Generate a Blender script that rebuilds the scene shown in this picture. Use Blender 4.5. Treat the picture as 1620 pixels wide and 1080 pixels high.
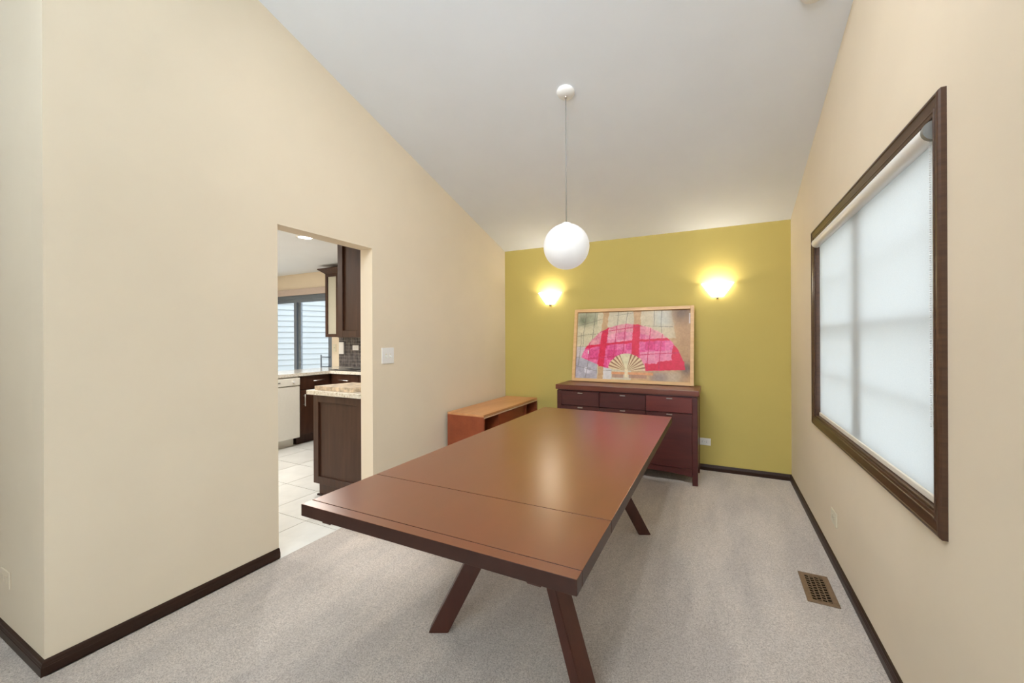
import bpy, bmesh, math, random
import numpy as np
from mathutils import Vector, Matrix

random.seed(7)
for o in list(bpy.data.objects):
    bpy.data.objects.remove(o, do_unlink=True)
sc = bpy.context.scene
C = sc.collection

# ------------------------------------------------------------------ camera
F_PX, YAW, ROLL, CY, CAM_Z = 642.85, 0.4698, -0.0039, 535.4, 1.34
cam_data = bpy.data.cameras.new('camera')
cam = bpy.data.objects.new('camera', cam_data)
C.objects.link(cam)
cam_data.sensor_width = 36.0
cam_data.sensor_fit = 'HORIZONTAL'
cam_data.lens = F_PX / 1620 * 36.0
cam_data.shift_y = -(540 - CY) / 1620
cam_data.clip_start = 0.02
_r = Vector((math.cos(YAW), math.sin(YAW), 0))
_f = Vector((-math.sin(YAW), math.cos(YAW), 0))
_u = Vector((0, 0, 1))
_r2 = _r * math.cos(ROLL) + _u * math.sin(ROLL)
_u2 = _u * math.cos(ROLL) - _r * math.sin(ROLL)
m = Matrix((_r2, _u2, -_f)).transposed().to_4x4()
m.translation = (0, 0, CAM_Z)
cam.matrix_world = m
sc.camera = cam

# ------------------------------------------------------------------ world, exposure
world = bpy.data.worlds.new('overcast_sky')
sc.world = world
world.use_nodes = True
bg = world.node_tree.nodes['Background']
bg.inputs['Color'].default_value = (0.86, 0.93, 1.0, 1)
bg.inputs['Strength'].default_value = 3.2
sc.view_settings.view_transform = 'Standard'
sc.view_settings.look = 'None'
sc.view_settings.gamma = 1.0
sc.view_settings.exposure = 0.12
sc.view_settings.use_curve_mapping = False

FILL_DRUM = 6.0       # emission of the added fill drums behind the camera
LAMP_KITCHEN = 31.0    # watts of each recessed kitchen lamp
FILL_SPOT = 9.0       # watts of each added fill spot above the camera
FILL_TORCH = 270.0     # watts of the added fill torchiere behind the camera
LAMP_SCONCE = 2.4      # watts of the bulb in each wall sconce

# ------------------------------------------------------------------ room numbers (metres)
XL, XR, YB, ZE, SLOPE = -2.416, 0.6066, 4.569, 2.444, 0.2902
YC, YO0, YO1, ZO = 0.6025, 1.577, 2.344, 2.050
WT = 0.127
XK = XL - WT                 # kitchen face of the partition
YN, ZK = 4.50, 2.447         # kitchen north wall, kitchen ceiling
XW = -7.6                    # west wall
YRIDGE, YS = -1.0, -6.57
def zceil(y):
    return ZE + SLOPE * (YB - y) if y >= YRIDGE else ZE + SLOPE * (YB - YRIDGE) - SLOPE * (YRIDGE - y)

# ------------------------------------------------------------------ helpers
def lin(c):
    c = c / 255.0
    return c / 12.92 if c <= 0.04045 else ((c + 0.055) / 1.055) ** 2.4
def rgb(r, g, b):
    return (lin(r), lin(g), lin(b), 1)

def nodes_of(name):
    mt = bpy.data.materials.new(name)
    mt.use_nodes = True
    nt = mt.node_tree
    return mt, nt, nt.nodes['Principled BSDF']

def coord(nt, scale=(1, 1, 1)):
    tc = nt.nodes.new('ShaderNodeTexCoord')
    mp = nt.nodes.new('ShaderNodeMapping')
    mp.inputs['Scale'].default_value = scale
    nt.links.new(tc.outputs['Object'], mp.inputs['Vector'])
    return mp.outputs['Vector']

def noise(nt, vec, scale, detail=3.0, rough=0.55):
    n = nt.nodes.new('ShaderNodeTexNoise')
    n.inputs['Scale'].default_value = scale
    n.inputs['Detail'].default_value = detail
    n.inputs['Roughness'].default_value = rough
    nt.links.new(vec, n.inputs['Vector'])
    return n.outputs['Fac']

def ramp(nt, fac, stops):
    r = nt.nodes.new('ShaderNodeValToRGB')
    while len(r.color_ramp.elements) < len(stops):
        r.color_ramp.elements.new(0.5)
    for e, (p, c) in zip(r.color_ramp.elements, stops):
        e.position = p
        e.color = c
    nt.links.new(fac, r.inputs['Fac'])
    return r.outputs['Color']

def bump(nt, bsdf, fac, strength, dist):
    b = nt.nodes.new('ShaderNodeBump')
    b.inputs['Strength'].default_value = strength
    b.inputs['Distance'].default_value = dist
    nt.links.new(fac, b.inputs['Height'])
    nt.links.new(b.outputs['Normal'], bsdf.inputs['Normal'])

def mat_plain(name, col, rough=0.5, metal=0.0, spec=0.5, grain=0.04, gscale=40.0, bmp=0.0):
    mt, nt, b = nodes_of(name)
    v = coord(nt)
    f = noise(nt, v, gscale)
    lo = tuple(x * (1 - grain) for x in col[:3]) + (1,)
    hi = tuple(min(1, x * (1 + grain)) for x in col[:3]) + (1,)
    nt.links.new(ramp(nt, f, [(0.35, lo), (0.65, hi)]), b.inputs['Base Color'])
    b.inputs['Roughness'].default_value = rough
    b.inputs['Metallic'].default_value = metal
    b.inputs['Specular IOR Level'].default_value = spec
    if bmp:
        bump(nt, b, f, bmp, 0.002)
    return mt

def mat_wood(name, dark, light, scale=(2, 30, 30), rough=0.35, spec=0.5, coat=0.0, gs=1.0, detail=6.0):
    mt, nt, b = nodes_of(name)
    v = coord(nt, scale)
    f = noise(nt, v, gs, detail, 0.6)
    nt.links.new(ramp(nt, f, [(0.3, dark), (0.7, light)]), b.inputs['Base Color'])
    b.inputs['Roughness'].default_value = rough
    b.inputs['Specular IOR Level'].default_value = spec
    if coat:
        b.inputs['Coat Weight'].default_value = coat
        b.inputs['Coat Roughness'].default_value = 0.12
    return mt

def mat_emit(name, col, strength, base=None):
    mt, nt, b = nodes_of(name)
    b.inputs['Base Color'].default_value = base or (0.85, 0.84, 0.82, 1)
    b.inputs['Roughness'].default_value = 0.35
    b.inputs['Emission Color'].default_value = col
    b.inputs['Emission Strength'].default_value = strength
    return mt

M = {}
M['wall'] = mat_plain('cream_wall_paint', rgb(230, 215, 191), 0.7, spec=0.25, grain=0.012, gscale=3.0)
M['olive'] = mat_plain('olive_wall_paint', rgb(194, 174, 98), 0.65, spec=0.25, grain=0.012, gscale=3.0)
M['ceil'] = mat_plain('white_ceiling_paint', rgb(236, 239, 243), 0.8, spec=0.2, grain=0.01, gscale=3.0)
M['base'] = mat_wood('dark_stained_trim', rgb(40, 23, 14), rgb(54, 32, 21), (3, 3, 60), 0.42, 0.3)
M['casing'] = mat_wood('brown_window_casing', rgb(60, 37, 24), rgb(84, 57, 38), (3, 3, 60), 0.34)
M['table'] = mat_wood('mahogany_table_veneer', rgb(108, 53, 29), rgb(114, 57, 32), (9, 0.8, 9), 0.282, 1.0, 0.5, detail=2.0)
_tb = M['table'].node_tree.nodes['Principled BSDF']
_tb.inputs['Specular Tint'].default_value = (1.0, .80, .58, 1)
_tb.inputs['Coat Roughness'].default_value = 0.282
M['table_side_shade'] = mat_wood('shaded_table_side', rgb(48, 25, 17), rgb(58, 31, 22), (25, 25, 25), 0.4, 0.35)
M['tableleg'] = mat_wood('mahogany_leg', rgb(62, 30, 21), rgb(76, 38, 27), (25, 25, 2), 0.35)
M['buffet'] = mat_wood('dark_cherry_veneer', rgb(66, 28, 27), rgb(84, 38, 35), (3, 25, 25), 0.3)
M['buffet_top'] = mat_wood('cherry_top_veneer', rgb(96, 48, 36), rgb(118, 62, 44), (3, 25, 25), 0.28)
M['teak'] = mat_wood('teak_veneer', rgb(128, 58, 32), rgb(156, 78, 45), (8, 2.0, 8), 0.42)
M['teak_top'] = mat_wood('pale_teak_top', rgb(192, 132, 82), rgb(212, 156, 106), (10, 1.5, 10), 0.4)  # top veneer paler than the sides
M['teak_dark'] = mat_wood('dark_cabinet_interior', rgb(70, 32, 22), rgb(92, 44, 30), (10, 2, 10), 0.6)
M['pine'] = mat_wood('pale_maple_frame', rgb(206, 160, 104), rgb(226, 184, 128), (6, 30, 30), 0.4)
M['kcab'] = mat_wood('espresso_cabinet_wood', rgb(56, 33, 22), rgb(74, 47, 33), (25, 25, 2), 0.38, 0.35)
M['white'] = mat_plain('white_plastic', rgb(236, 234, 230), 0.35, grain=0.01)
M['appl'] = mat_plain('white_enamel', rgb(232, 228, 216), 0.3, grain=0.01)
M['ivory'] = mat_plain('ivory_plate', rgb(222, 214, 190), 0.4, grain=0.01)
M['slot'] = mat_plain('dark_slot', rgb(40, 36, 34), 0.6)
M['steel'] = mat_plain('brushed_steel', rgb(205, 200, 195), 0.3, 1.0)
M['nickel'] = mat_plain('satin_nickel', rgb(190, 180, 172), 0.35, 1.0)
M['brass'] = mat_plain('aged_brass_register', rgb(126, 102, 78), 0.45, 0.25, grain=0.12, gscale=60)
M['void'] = mat_plain('duct_darkness', rgb(12, 10, 8), 0.9, spec=0.0)
M['grey'] = mat_plain('grey_plastic_cap', rgb(130, 128, 122), 0.5)
M['frame_dark'] = mat_plain('bronze_door_frame', rgb(112, 122, 134), 0.4, 0.2)
M['vinyl'] = mat_plain('white_vinyl_sash', rgb(228, 230, 230), 0.4, grain=0.01)
M['siding'] = mat_plain('white_lap_siding', rgb(172, 177, 181), 0.6, grain=0.02, gscale=6)
M['grout'] = mat_plain('tile_grout', rgb(178, 168, 152), 0.8)
M['cord'] = mat_plain('grey_cord', rgb(120, 118, 114), 0.5)
M['valance'] = mat_plain('taupe_valance', rgb(196, 178, 166), 0.6, grain=0.02)
M['ground'] = mat_plain('pale_concrete_ground', rgb(196, 194, 188), 0.9, grain=0.2, gscale=4)

def mat_carpet():
    mt, nt, b = nodes_of('beige_cut_pile_carpet')
    v = coord(nt)
    fine = noise(nt, v, 190.0, 5.0, 0.75)
    big = noise(nt, coord(nt, (2.2, 0.55, 1)), 1.6, 4.0, 0.6)
    col1 = ramp(nt, fine, [(0.33, rgb(160, 147, 135)), (0.5, rgb(212, 199, 187)), (0.68, rgb(240, 230, 219))])
    col2 = ramp(nt, big, [(0.38, (0.86, 0.86, 0.87, 1)), (0.5, (0.97, 0.97, 0.97, 1)), (0.62, (1.06, 1.05, 1.04, 1))])
    mx = nt.nodes.new('ShaderNodeMix')
    mx.data_type = 'RGBA'
    mx.blend_type = 'MULTIPLY'
    mx.inputs['Factor'].default_value = 1.0
    nt.links.new(col1, mx.inputs['A'])
    nt.links.new(col2, mx.inputs['B'])
    nt.links.new(mx.outputs['Result'], b.inputs['Base Color'])
    b.inputs['Roughness'].default_value = 0.95
    b.inputs['Specular IOR Level'].default_value = 0.1
    b.inputs['Sheen Weight'].default_value = 0.15
    bump(nt, b, fine, 0.9, 0.006)
    return mt
M['carpet'] = mat_carpet()

def mat_granite():
    mt, nt, b = nodes_of('speckled_granite')
    v = coord(nt)
    f = noise(nt, v, 55.0, 5.0, 0.75)
    nt.links.new(ramp(nt, f, [(0.28, rgb(96, 74, 58)), (0.36, rgb(192, 176, 150)), (0.48, rgb(226, 219, 204)), (0.75, rgb(238, 234, 226))]), b.inputs['Base Color'])
    b.inputs['Roughness'].default_value = 0.1
    return mt
M['granite'] = mat_granite()
M['rough_stone'] = mat_plain('rough_veined_stone', rgb(206, 186, 160), 0.35, grain=0.35, gscale=22)

def mat_tile():
    mt, nt, b = nodes_of('cream_floor_tile')
    f = noise(nt, coord(nt), 5.0, 4.0)
    nt.links.new(ramp(nt, f, [(0.3, rgb(212, 211, 205)), (0.7, rgb(226, 225, 219))]), b.inputs['Base Color'])
    b.inputs['Roughness'].default_value = 0.3
    return mt
M['tile'] = mat_tile()

def mat_mosaic():
    mt, nt, b = nodes_of('dark_glass_mosaic')
    f = noise(nt, coord(nt), 17.0, 1.0)
    nt.links.new(ramp(nt, f, [(0.35, rgb(62, 58, 62)), (0.65, rgb(104, 98, 98))]), b.inputs['Base Color'])
    b.inputs['Roughness'].default_value = 0.12
    return mt
M['mosaic'] = mat_mosaic()

def mat_glass(name, tint=(0.96, 0.98, 0.98, 1), refl=0.06):
    mt = bpy.data.materials.new(name)
    mt.use_nodes = True
    nt = mt.node_tree
    nt.nodes.clear()
    out = nt.nodes.new('ShaderNodeOutputMaterial')
    tr = nt.nodes.new('ShaderNodeBsdfTransparent')
    tr.inputs['Color'].default_value = tint
    gl = nt.nodes.new('ShaderNodeBsdfGlossy')
    gl.inputs['Roughness'].default_value = 0.02
    mx = nt.nodes.new('ShaderNodeMixShader')
    mx.inputs['Fac'].default_value = refl
    nt.links.new(tr.outputs[0], mx.inputs[1])
    nt.links.new(gl.outputs[0], mx.inputs[2])
    nt.links.new(mx.outputs[0], out.inputs['Surface'])
    return mt
M['glass'] = mat_glass('window_glass')
M['frosted'] = mat_plain('frosted_cabinet_glass', rgb(186, 182, 164), 0.25, grain=0.02)

def mat_blind():
    mt = bpy.data.materials.new('white_roller_fabric')
    mt.use_nodes = True
    nt = mt.node_tree
    nt.nodes.clear()
    out = nt.nodes.new('ShaderNodeOutputMaterial')
    df = nt.nodes.new('ShaderNodeBsdfDiffuse')
    tl = nt.nodes.new('ShaderNodeBsdfTranslucent')
    v = coord(nt)
    f = noise(nt, v, 420.0, 2.0)
    c = ramp(nt, f, [(0.3, rgb(228, 230, 230)), (0.7, rgb(238, 239, 238))])
    nt.links.new(c, df.inputs['Color'])
    nt.links.new(c, tl.inputs['Color'])
    mx = nt.nodes.new('ShaderNodeMixShader')
    mx.inputs['Fac'].default_value = 0.58
    nt.links.new(df.outputs[0], mx.inputs[1])
    nt.links.new(tl.outputs[0], mx.inputs[2])
    nt.links.new(mx.outputs[0], out.inputs['Surface'])
    return mt
M['blind'] = mat_blind()
M['hem'] = mat_plain('cream_hem_bar', rgb(226, 218, 204), 0.6, grain=0.01)
M['opal'] = mat_emit('opal_glass_globe', (1.0, 0.98, 0.95, 1), 0.34, (0.50, 0.495, 0.485, 1))
M['sconce'] = mat_emit('lit_frosted_sconce_glass', (1.0, 0.95, 0.84, 1), 9.0)
M['lens'] = mat_emit('lit_recessed_lens', (1.0, 0.95, 0.88, 1), 9.0)
M['drum'] = mat_emit('fill_drum_diffuser', (1.0, 0.98, 0.95, 1), FILL_DRUM)

# ---- bmesh building blocks
def bm_box(bm, a, b, bev=0.0, segs=1):
    x0, x1 = sorted((a[0], b[0])); y0, y1 = sorted((a[1], b[1])); z0, z1 = sorted((a[2], b[2]))
    vs = [bm.verts.new(p) for p in ((x0, y0, z0), (x1, y0, z0), (x1, y1, z0), (x0, y1, z0), (x0, y0, z1), (x1, y0, z1), (x1, y1, z1), (x0, y1, z1))]
    fs = [bm.faces.new([vs[i] for i in q]) for q in ((0, 3, 2, 1), (4, 5, 6, 7), (0, 1, 5, 4), (1, 2, 6, 5), (2, 3, 7, 6), (3, 0, 4, 7))]
    if bev:
        es = list({e for f in fs for e in f.edges})
        bmesh.ops.bevel(bm, geom=es, offset=bev, segments=segs, affect='EDGES', profile=0.5)

def bm_prism(bm, poly, vec):
    """poly: 3D points of a planar outline, swept by vec."""
    v = Vector(vec)
    lo = [bm.verts.new(p) for p in poly]
    hi = [bm.verts.new(Vector(p) + v) for p in poly]
    n = len(poly)
    bm.faces.new(lo[::-1]); bm.faces.new(hi)
    for i in range(n):
        bm.faces.new((lo[i], lo[(i + 1) % n], hi[(i + 1) % n], hi[i]))

def bm_loft(bm, rings, closed=True, caps=True):
    rs = [[bm.verts.new(p) for p in r] for r in rings]
    n = len(rs[0])
    for a, b in zip(rs, rs[1:]):
        for i in range(n if closed else n - 1):
            j = (i + 1) % n
            bm.faces.new((a[i], a[j], b[j], b[i]))
    if caps and closed:
        bm.faces.new(rs[0][::-1]); bm.faces.new(rs[-1])

def bm_lathe(bm, prof, centre, n=32, axis='Z', caps=True):
    rings = []
    for r, h in prof:
        ring = []
        for i in range(n):
            a = 2 * math.pi * i / n
            c, s = math.cos(a) * r, math.sin(a) * r
            p = {'Z': (c, s, h), 'Y': (c, h, -s), 'X': (h, c, s)}[axis]
            ring.append(Vector(centre) + Vector(p))
        rings.append(ring)
    bm_loft(bm, rings, True, caps)

def bm_tube(bm, pts, r, n=10):
    pts = [Vector(p) for p in pts]
    rings = []
    for i, p in enumerate(pts):
        t = (pts[min(i + 1, len(pts) - 1)] - pts[max(i - 1, 0)]).normalized()
        ref = Vector((0, 0, 1)) if abs(t.z) < 0.9 else Vector((1, 0, 0))
        u = t.cross(ref).normalized(); w = t.cross(u).normalized()
        rings.append([p + u * math.cos(2 * math.pi * k / n) * r + w * math.sin(2 * math.pi * k / n) * r for k in range(n)])
    bm_loft(bm, rings)

def obj(name, bm, mat, parent=None, smooth=False, angle=None):
    bmesh.ops.recalc_face_normals(bm, faces=bm.faces)
    lo = Vector((min(v.co.x for v in bm.verts), min(v.co.y for v in bm.verts), min(v.co.z for v in bm.verts)))
    hi = Vector((max(v.co.x for v in bm.verts), max(v.co.y for v in bm.verts), max(v.co.z for v in bm.verts)))
    org = Vector(((lo.x + hi.x) / 2, (lo.y + hi.y) / 2, lo.z))
    for v in bm.verts:
        v.co -= org
    me = bpy.data.meshes.new(name)
    bm.to_mesh(me); bm.free()
    if smooth:
        for p in me.polygons:
            p.use_smooth = True
        if angle:
            try:
                me.set_sharp_from_angle(angle=angle)
            except Exception:
                pass
    me.materials.append(M[mat])
    o = bpy.data.objects.new(name, me)
    C.objects.link(o)
    if parent is not None:
        base = parent.location.copy()
        if parent.parent is not None:
            base += parent.parent.location
        o.parent = parent
        o.location = org - base
    else:
        o.location = org
    return o

def box(name, a, b, mat, parent=None, bev=0.0, segs=1):
    bm = bmesh.new(); bm_box(bm, a, b, bev, segs)
    return obj(name, bm, mat, parent)

def tag(o, label, cat, group=None):
    o['label'] = label; o['category'] = cat
    if group: o['group'] = group
    return o

def thing(name, label, cat, loc, group=None):
    o = bpy.data.objects.new(name, None)
    o.empty_display_size = 0.1
    C.objects.link(o)
    o.location = loc
    return tag(o, label, cat, group)

def struct(o, label=None):
    o['kind'] = 'structure'
    if label: o['label'] = label
    return o

def struct_root(name, loc, label):
    o = bpy.data.objects.new(name, None)
    C.objects.link(o)
    o.location = loc
    return struct(o, label)

# ================================================================== THE SETTING
# carpet
bm = bmesh.new()
bm_box(bm, (-2.395, YC, -0.06), (XR + 0.02, YB + 0.02, 0))
bm_box(bm, (XW, YS, -0.06), (XR + 0.02, YC, 0))
struct(obj('floor', bm, 'carpet'), 'beige cut pile carpet of the dining room')

# sloped ceiling
bm = bmesh.new()
x0, x1 = XW - 0.12, XR + 0.14
yb = YB + 0.13
bm_prism(bm, [(x0, yb, zceil(yb)), (x0, YRIDGE, zceil(YRIDGE)), (x0, YRIDGE, zceil(YRIDGE) + 0.12), (x0, yb, zceil(yb) + 0.12)], (x1 - x0, 0, 0))
bm_prism(bm, [(x0, YRIDGE, zceil(YRIDGE)), (x0, YS - .13, zceil(YS - .13)), (x0, YS - .13, zceil(YS - .13) + 0.12), (x0, YRIDGE, zceil(YRIDGE) + 0.12)], (x1 - x0, 0, 0))
struct(obj('ceiling', bm, 'ceil'), 'white vaulted ceiling sloping down to the olive wall')
struct(box('ceiling_kitchen', (XW, YC + 0.12, ZK), (XK, YN, ZK + 0.05), 'ceil'), 'flat white kitchen ceiling')

def wall_y(bm, x, t, y0, y1, z0=None, z1=None):
    """piece of a wall running along Y, top follows the vaulted ceiling if z1 is None."""
    z0 = 0 if z0 is None else z0
    ys = [y0, y1]
    if z1 is None and y0 < YRIDGE < y1:
        ys = [y0, YRIDGE, y1]
    top = [(x, y, (zceil(y) + 0.03) if z1 is None else z1) for y in ys]
    bm_prism(bm, [(x, y0, z0), (x, y1, z0)] + top[::-1], (t, 0, 0))

# right wall with its window
WY0, WY1, WZ0, WZ1 = 1.719, 3.475, 0.790, 2.022      # clear opening of the window
bm = bmesh.new()
wall_y(bm, XR, 0.13, WY1, YB + 0.12)
wall_y(bm, XR, 0.13, WY0, WY1, 0, WZ0)
wall_y(bm, XR, 0.13, WY0, WY1, WZ1)
GY0, GY1, GZ0, GZ1 = -3.3, -0.35, 0.35, 3.25          # added tall window, out of view, to bring in daylight
wall_y(bm, XR, 0.13, GY1, WY0)
wall_y(bm, XR, 0.13, GY0, GY1, 0, GZ0)
wall_y(bm, XR, 0.13, GY0, GY1, GZ1)
wall_y(bm, XR, 0.13, YS - .12, GY0)
struct(obj('wall_right', bm, 'wall'), 'cream right wall with the shaded window')

# left wall with the kitchen opening
bm = bmesh.new()
wall_y(bm, XL, -WT, YC, YO0)
wall_y(bm, XL, -WT, YO0, YO1, ZO)
wall_y(bm, XL, -WT, YO1, YB + 0.12)
struct(obj('wall_left', bm, 'wall'), 'cream left wall with the kitchen opening')

struct(box('wall_back', (XL, YB, 0), (XR, YB + 0.12, ZE + 0.005), 'olive'), 'olive accent wall with two lit sconces')
bm = bmesh.new()
bm_prism(bm, [(XW, YC, 0), (XW, YC + .12, 0), (XW, YC + .12, zceil(YC + .12) + .02), (XW, YC, zceil(YC) + .02)], (XK - XW, 0, 0))
struct(obj('wall_return', bm, 'wall'), 'grey cream wall turning away at the far left')

# kitchen north wall with sliding door opening, kitchen west / living room walls
DX0, DX1, DZ = -7.34, -5.524, 2.10
bm = bmesh.new()
bm_box(bm, (XW, YN, 0), (DX0, YN + .14, ZK + .05))
bm_box(bm, (DX0, YN, DZ), (DX1, YN + .14, ZK + .05))
bm_box(bm, (DX1, YN, 0), (XK, YN + .14, ZK + .05))
struct(obj('wall_kitchen', bm, 'wall'), 'cream kitchen wall beside the sliding door')
bm = bmesh.new()
wall_y(bm, XW, -0.12, YS - .12, YB + .12)
struct(obj('wall_west', bm, 'wall'), 'cream wall far beyond the kitchen')
SW = [(-5.6, -3.4), (-2.2, 0.0)]  # added windows, out of view, that let daylight into the room
bm = bmesh.new()
xs = [XW] + [v for p in SW for v in p] + [XR]
for i in range(0, len(xs), 2):
    bm_box(bm, (xs[i], YS - .12, 0), (xs[i + 1], YS, ZE + .03))
for a, b in SW:
    bm_box(bm, (a, YS - .12, 0), (b, YS, .5))
    bm_box(bm, (a, YS - .12, 2.15), (b, YS, ZE + .03))
struct(obj('wall_front', bm, 'wall'), 'cream living room wall with two added windows')
for k, (a, b) in enumerate(SW):
    wr = struct_root('window_%d' % (k + 2), ((a + b) / 2, YS - .06, .5), 'added living room window with a dark frame, out of view')
    for q in ((a, a + .06, .5, 2.15), (b - .06, b, .5, 2.15), ((a + b) / 2 - .03, (a + b) / 2 + .03, .56, 2.09)):
        box('window_frame', (q[0], YS - .09, q[2]), (q[1], YS - .03, q[3]), 'casing', wr)
    for z in (.5, 2.09):
        box('window_frame', (a + .06, YS - .09, z), (b - .06, YS - .03, z + .06), 'casing', wr)
    box('pane', (a + .06, YS - .062, .56), (b - .06, YS - .058, 2.09), 'glass', wr)

wr = struct_root('window_4', (XR + .06, (GY0 + GY1) / 2, GZ0), 'added tall window bringing daylight in behind the camera')
for a, b2, c_, d_ in ((GY0, GY0 + .06, GZ0, GZ1), (GY1 - .06, GY1, GZ0, GZ1), ((GY0 + GY1) / 2 - .03, (GY0 + GY1) / 2 + .03, GZ0 + .06, GZ1 - .06)):
    box('window_frame', (XR + .03, a, c_), (XR + .09, b2, d_), 'casing', wr)
for z in (GZ0, 1.77, GZ1 - .06):
    box('window_frame', (XR + .03, GY0 + .06, z), (XR + .09, GY1 - .06, z + .06), 'casing', wr)
box('pane', (XR + .058, GY0 + .06, GZ0 + .06), (XR + .062, GY1 - .06, GZ1 - .06), 'glass', wr)

# sky portals: they emit nothing, they only tell the renderer where daylight comes in
def portal(loc, rot, sx, sy):
    ld = bpy.data.lights.new('window_portal', 'AREA'); ld.shape = 'RECTANGLE'; ld.size = sx; ld.size_y = sy
    try:
        ld.cycles.is_portal = True
    except Exception:
        return
    lo = bpy.data.objects.new('window_portal', ld); C.objects.link(lo); lo.location = loc; lo.rotation_euler = rot
portal((XR + .14, (GY0 + GY1) / 2, (GZ0 + GZ1) / 2), (0, math.pi / 2, 0), GZ1 - GZ0, GY1 - GY0)
portal((XR + .14, (WY0 + WY1) / 2, (WZ0 + WZ1) / 2), (0, math.pi / 2, 0), WZ1 - WZ0, WY1 - WY0)
for a, b2 in SW:
    portal(((a + b2) / 2, YS - .13, 1.325), (math.pi / 2, 0, 0), b2 - a, 1.65)
portal(((DX0 + DX1) / 2, YN + .15, DZ / 2), (-math.pi / 2, 0, 0), DX1 - DX0, DZ)

# partition added out of view to shade the far left wall
struct(box('wall_light_block', (XW, -1.42, 0), (-1.50, -1.30, 2.6), 'wall'), 'added cream partition behind the camera shading the far left wall')

# ---- baseboards (moulded profile swept along each wall)
def baseboard(name, p0, p1, nrm, label, mitre0=0, mitre1=0):
    prof = [(0, 0), (.014, 0), (.014, .034), (.0125, .036), (.0125, .040), (.010, .046), (.0095, .052), (.006, .0575), (0, .0593)]
    d = (Vector(p1) - Vector(p0)).normalized(); n = Vector(nrm)
    rings = []
    for P, mt in ((Vector(p0), mitre0), (Vector(p1), mitre1)):
        rings.append([P + n * a + d * (mt * a) + Vector((0, 0, z)) for a, z in prof])
    bm = bmesh.new(); bm_loft(bm, rings)
    struct(obj(name, bm, 'base'), label)
baseboard('baseboard_left', (XL, YC, 0), (XL, YO0, 0), (1, 0, 0), 'dark baseboard left of the kitchen opening', -1, 0.15)
baseboard('baseboard_left_rear', (XL, YO1, 0), (XL, YB, 0), (1, 0, 0), 'dark baseboard behind the teak cabinet', 0, -1)
baseboard('baseboard_back', (XL, YB, 0), (XR, YB, 0), (0, -1, 0), 'dark baseboard under the olive wall', 1, -1)
baseboard('baseboard_right', (XR, YS, 0), (XR, YB, 0), (-1, 0, 0), 'dark baseboard under the shaded window', 0, -1)
baseboard('baseboard_return', (XW, YC, 0), (XL, YC, 0), (0, -1, 0), 'black brown baseboard at the far left', 0, 1)

# ---- kitchen floor: grout bed with single tiles
kf = struct_root('floor_kitchen', (-5, 2.6, -0.01), 'cream tiled kitchen floor')
bm = bmesh.new()
bm_box(bm, (XW, YC + .12, -0.06), (XK, YN, -0.004))
bm_box(bm, (XK, YO0, -0.06), (-2.395, YO1, -0.004))
obj('grout_bed', bm, 'grout', kf)
P = 0.432
def tiles(xa, xb, ya, yb_):
    k0 = math.floor((xa + 2.721) / P); k1 = math.ceil((xb + 2.721) / P)
    j0 = math.floor((ya - 1.984) / P); j1 = math.ceil((yb_ - 1.984) / P)
    g = 0.0028
    for k in range(k0, k1):
        for j in range(j0, j1):
            a0, a1 = -2.721 + k * P + g, -2.721 + (k + 1) * P - g
            b0, b1 = 1.984 + j * P + g, 1.984 + (j + 1) * P - g
            a0, a1, b0, b1 = max(a0, xa), min(a1, xb), max(b0, ya), min(b1, yb_)
            if a1 - a0 > .01 and b1 - b0 > .01:
                box('tile', (a0, b0, -0.004), (a1, b1, 0.001), 'tile', kf)
tiles(XW, XK, YC + .12, 3.95)
tiles(XK, -2.395, YO0, YO1)

# ---- dining room window in the right wall
w1 = struct_root('window_1', (XR, 2.597, WZ0), 'brown cased window in the right wall behind a white roller blind')
CO = dict(y0=1.659, y1=3.535, z0=0.7326, z1=2.084)
cprof = [(0, 0), (0, .013), (.004, .018), (.009, .020), (.014, .020), (.016, .0165), (.030, .0145), (.042, .0125), (.044, .0150), (.049, .0150), (.051, .012), (.060, .0105), (.060, 0)]
def casing(p0, p1, inw, e0, e1):
    d = (Vector(p1) - Vector(p0)).normalized(); n = Vector((-1, 0, 0)); w = Vector(inw)
    rings = [[Vector(p0) + w * a + d * a + n * h for a, h in cprof], [Vector(p1) + w * a - d * a + n * h for a, h in cprof]]
    bm = bmesh.new(); bm_loft(bm, rings)
    obj('casing', bm, 'casing', w1)
y0, y1, z0, z1 = CO['y0'], CO['y1'], CO['z0'], CO['z1']
casing((XR, y0, z0), (XR, y1, z0), (0, 0, 1), 0, 0)
casing((XR, y0, z1), (XR, y1, z1), (0, 0, -1), 0, 0)
casing((XR, y0, z0), (XR, y0, z1), (0, 1, 0), 0, 0)
casing((XR, y1, z0), (XR, y1, z1), (0, -1, 0), 0, 0)
jt = .012
box('jamb', (XR - .004, WY0, WZ0), (XR + .13, WY0 + jt, WZ1), 'casing', w1)
box('jamb', (XR - .004, WY1 - jt, WZ0), (XR + .13, WY1, WZ1), 'casing', w1)
box('jamb', (XR - .004, WY0 + jt, WZ1 - jt), (XR + .13, WY1 - jt, WZ1), 'casing', w1)
box('window_stool', (XR - .004, WY0 + jt, WZ0), (XR + .13, WY1 - jt, WZ0 + jt), 'casing', w1, .002)
sx0, sx1 = XR + .050, XR + .080
YM = 2.63
iy0, iy1, iz0, iz1 = WY0 + jt, WY1 - jt, WZ0 + jt, WZ1 - jt
box('mullion', (sx0 - .01, YM - .038, iz0), (sx1 + .02, YM + .038, iz1), 'vinyl', w1, .002)
ZM = 1.405
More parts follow.
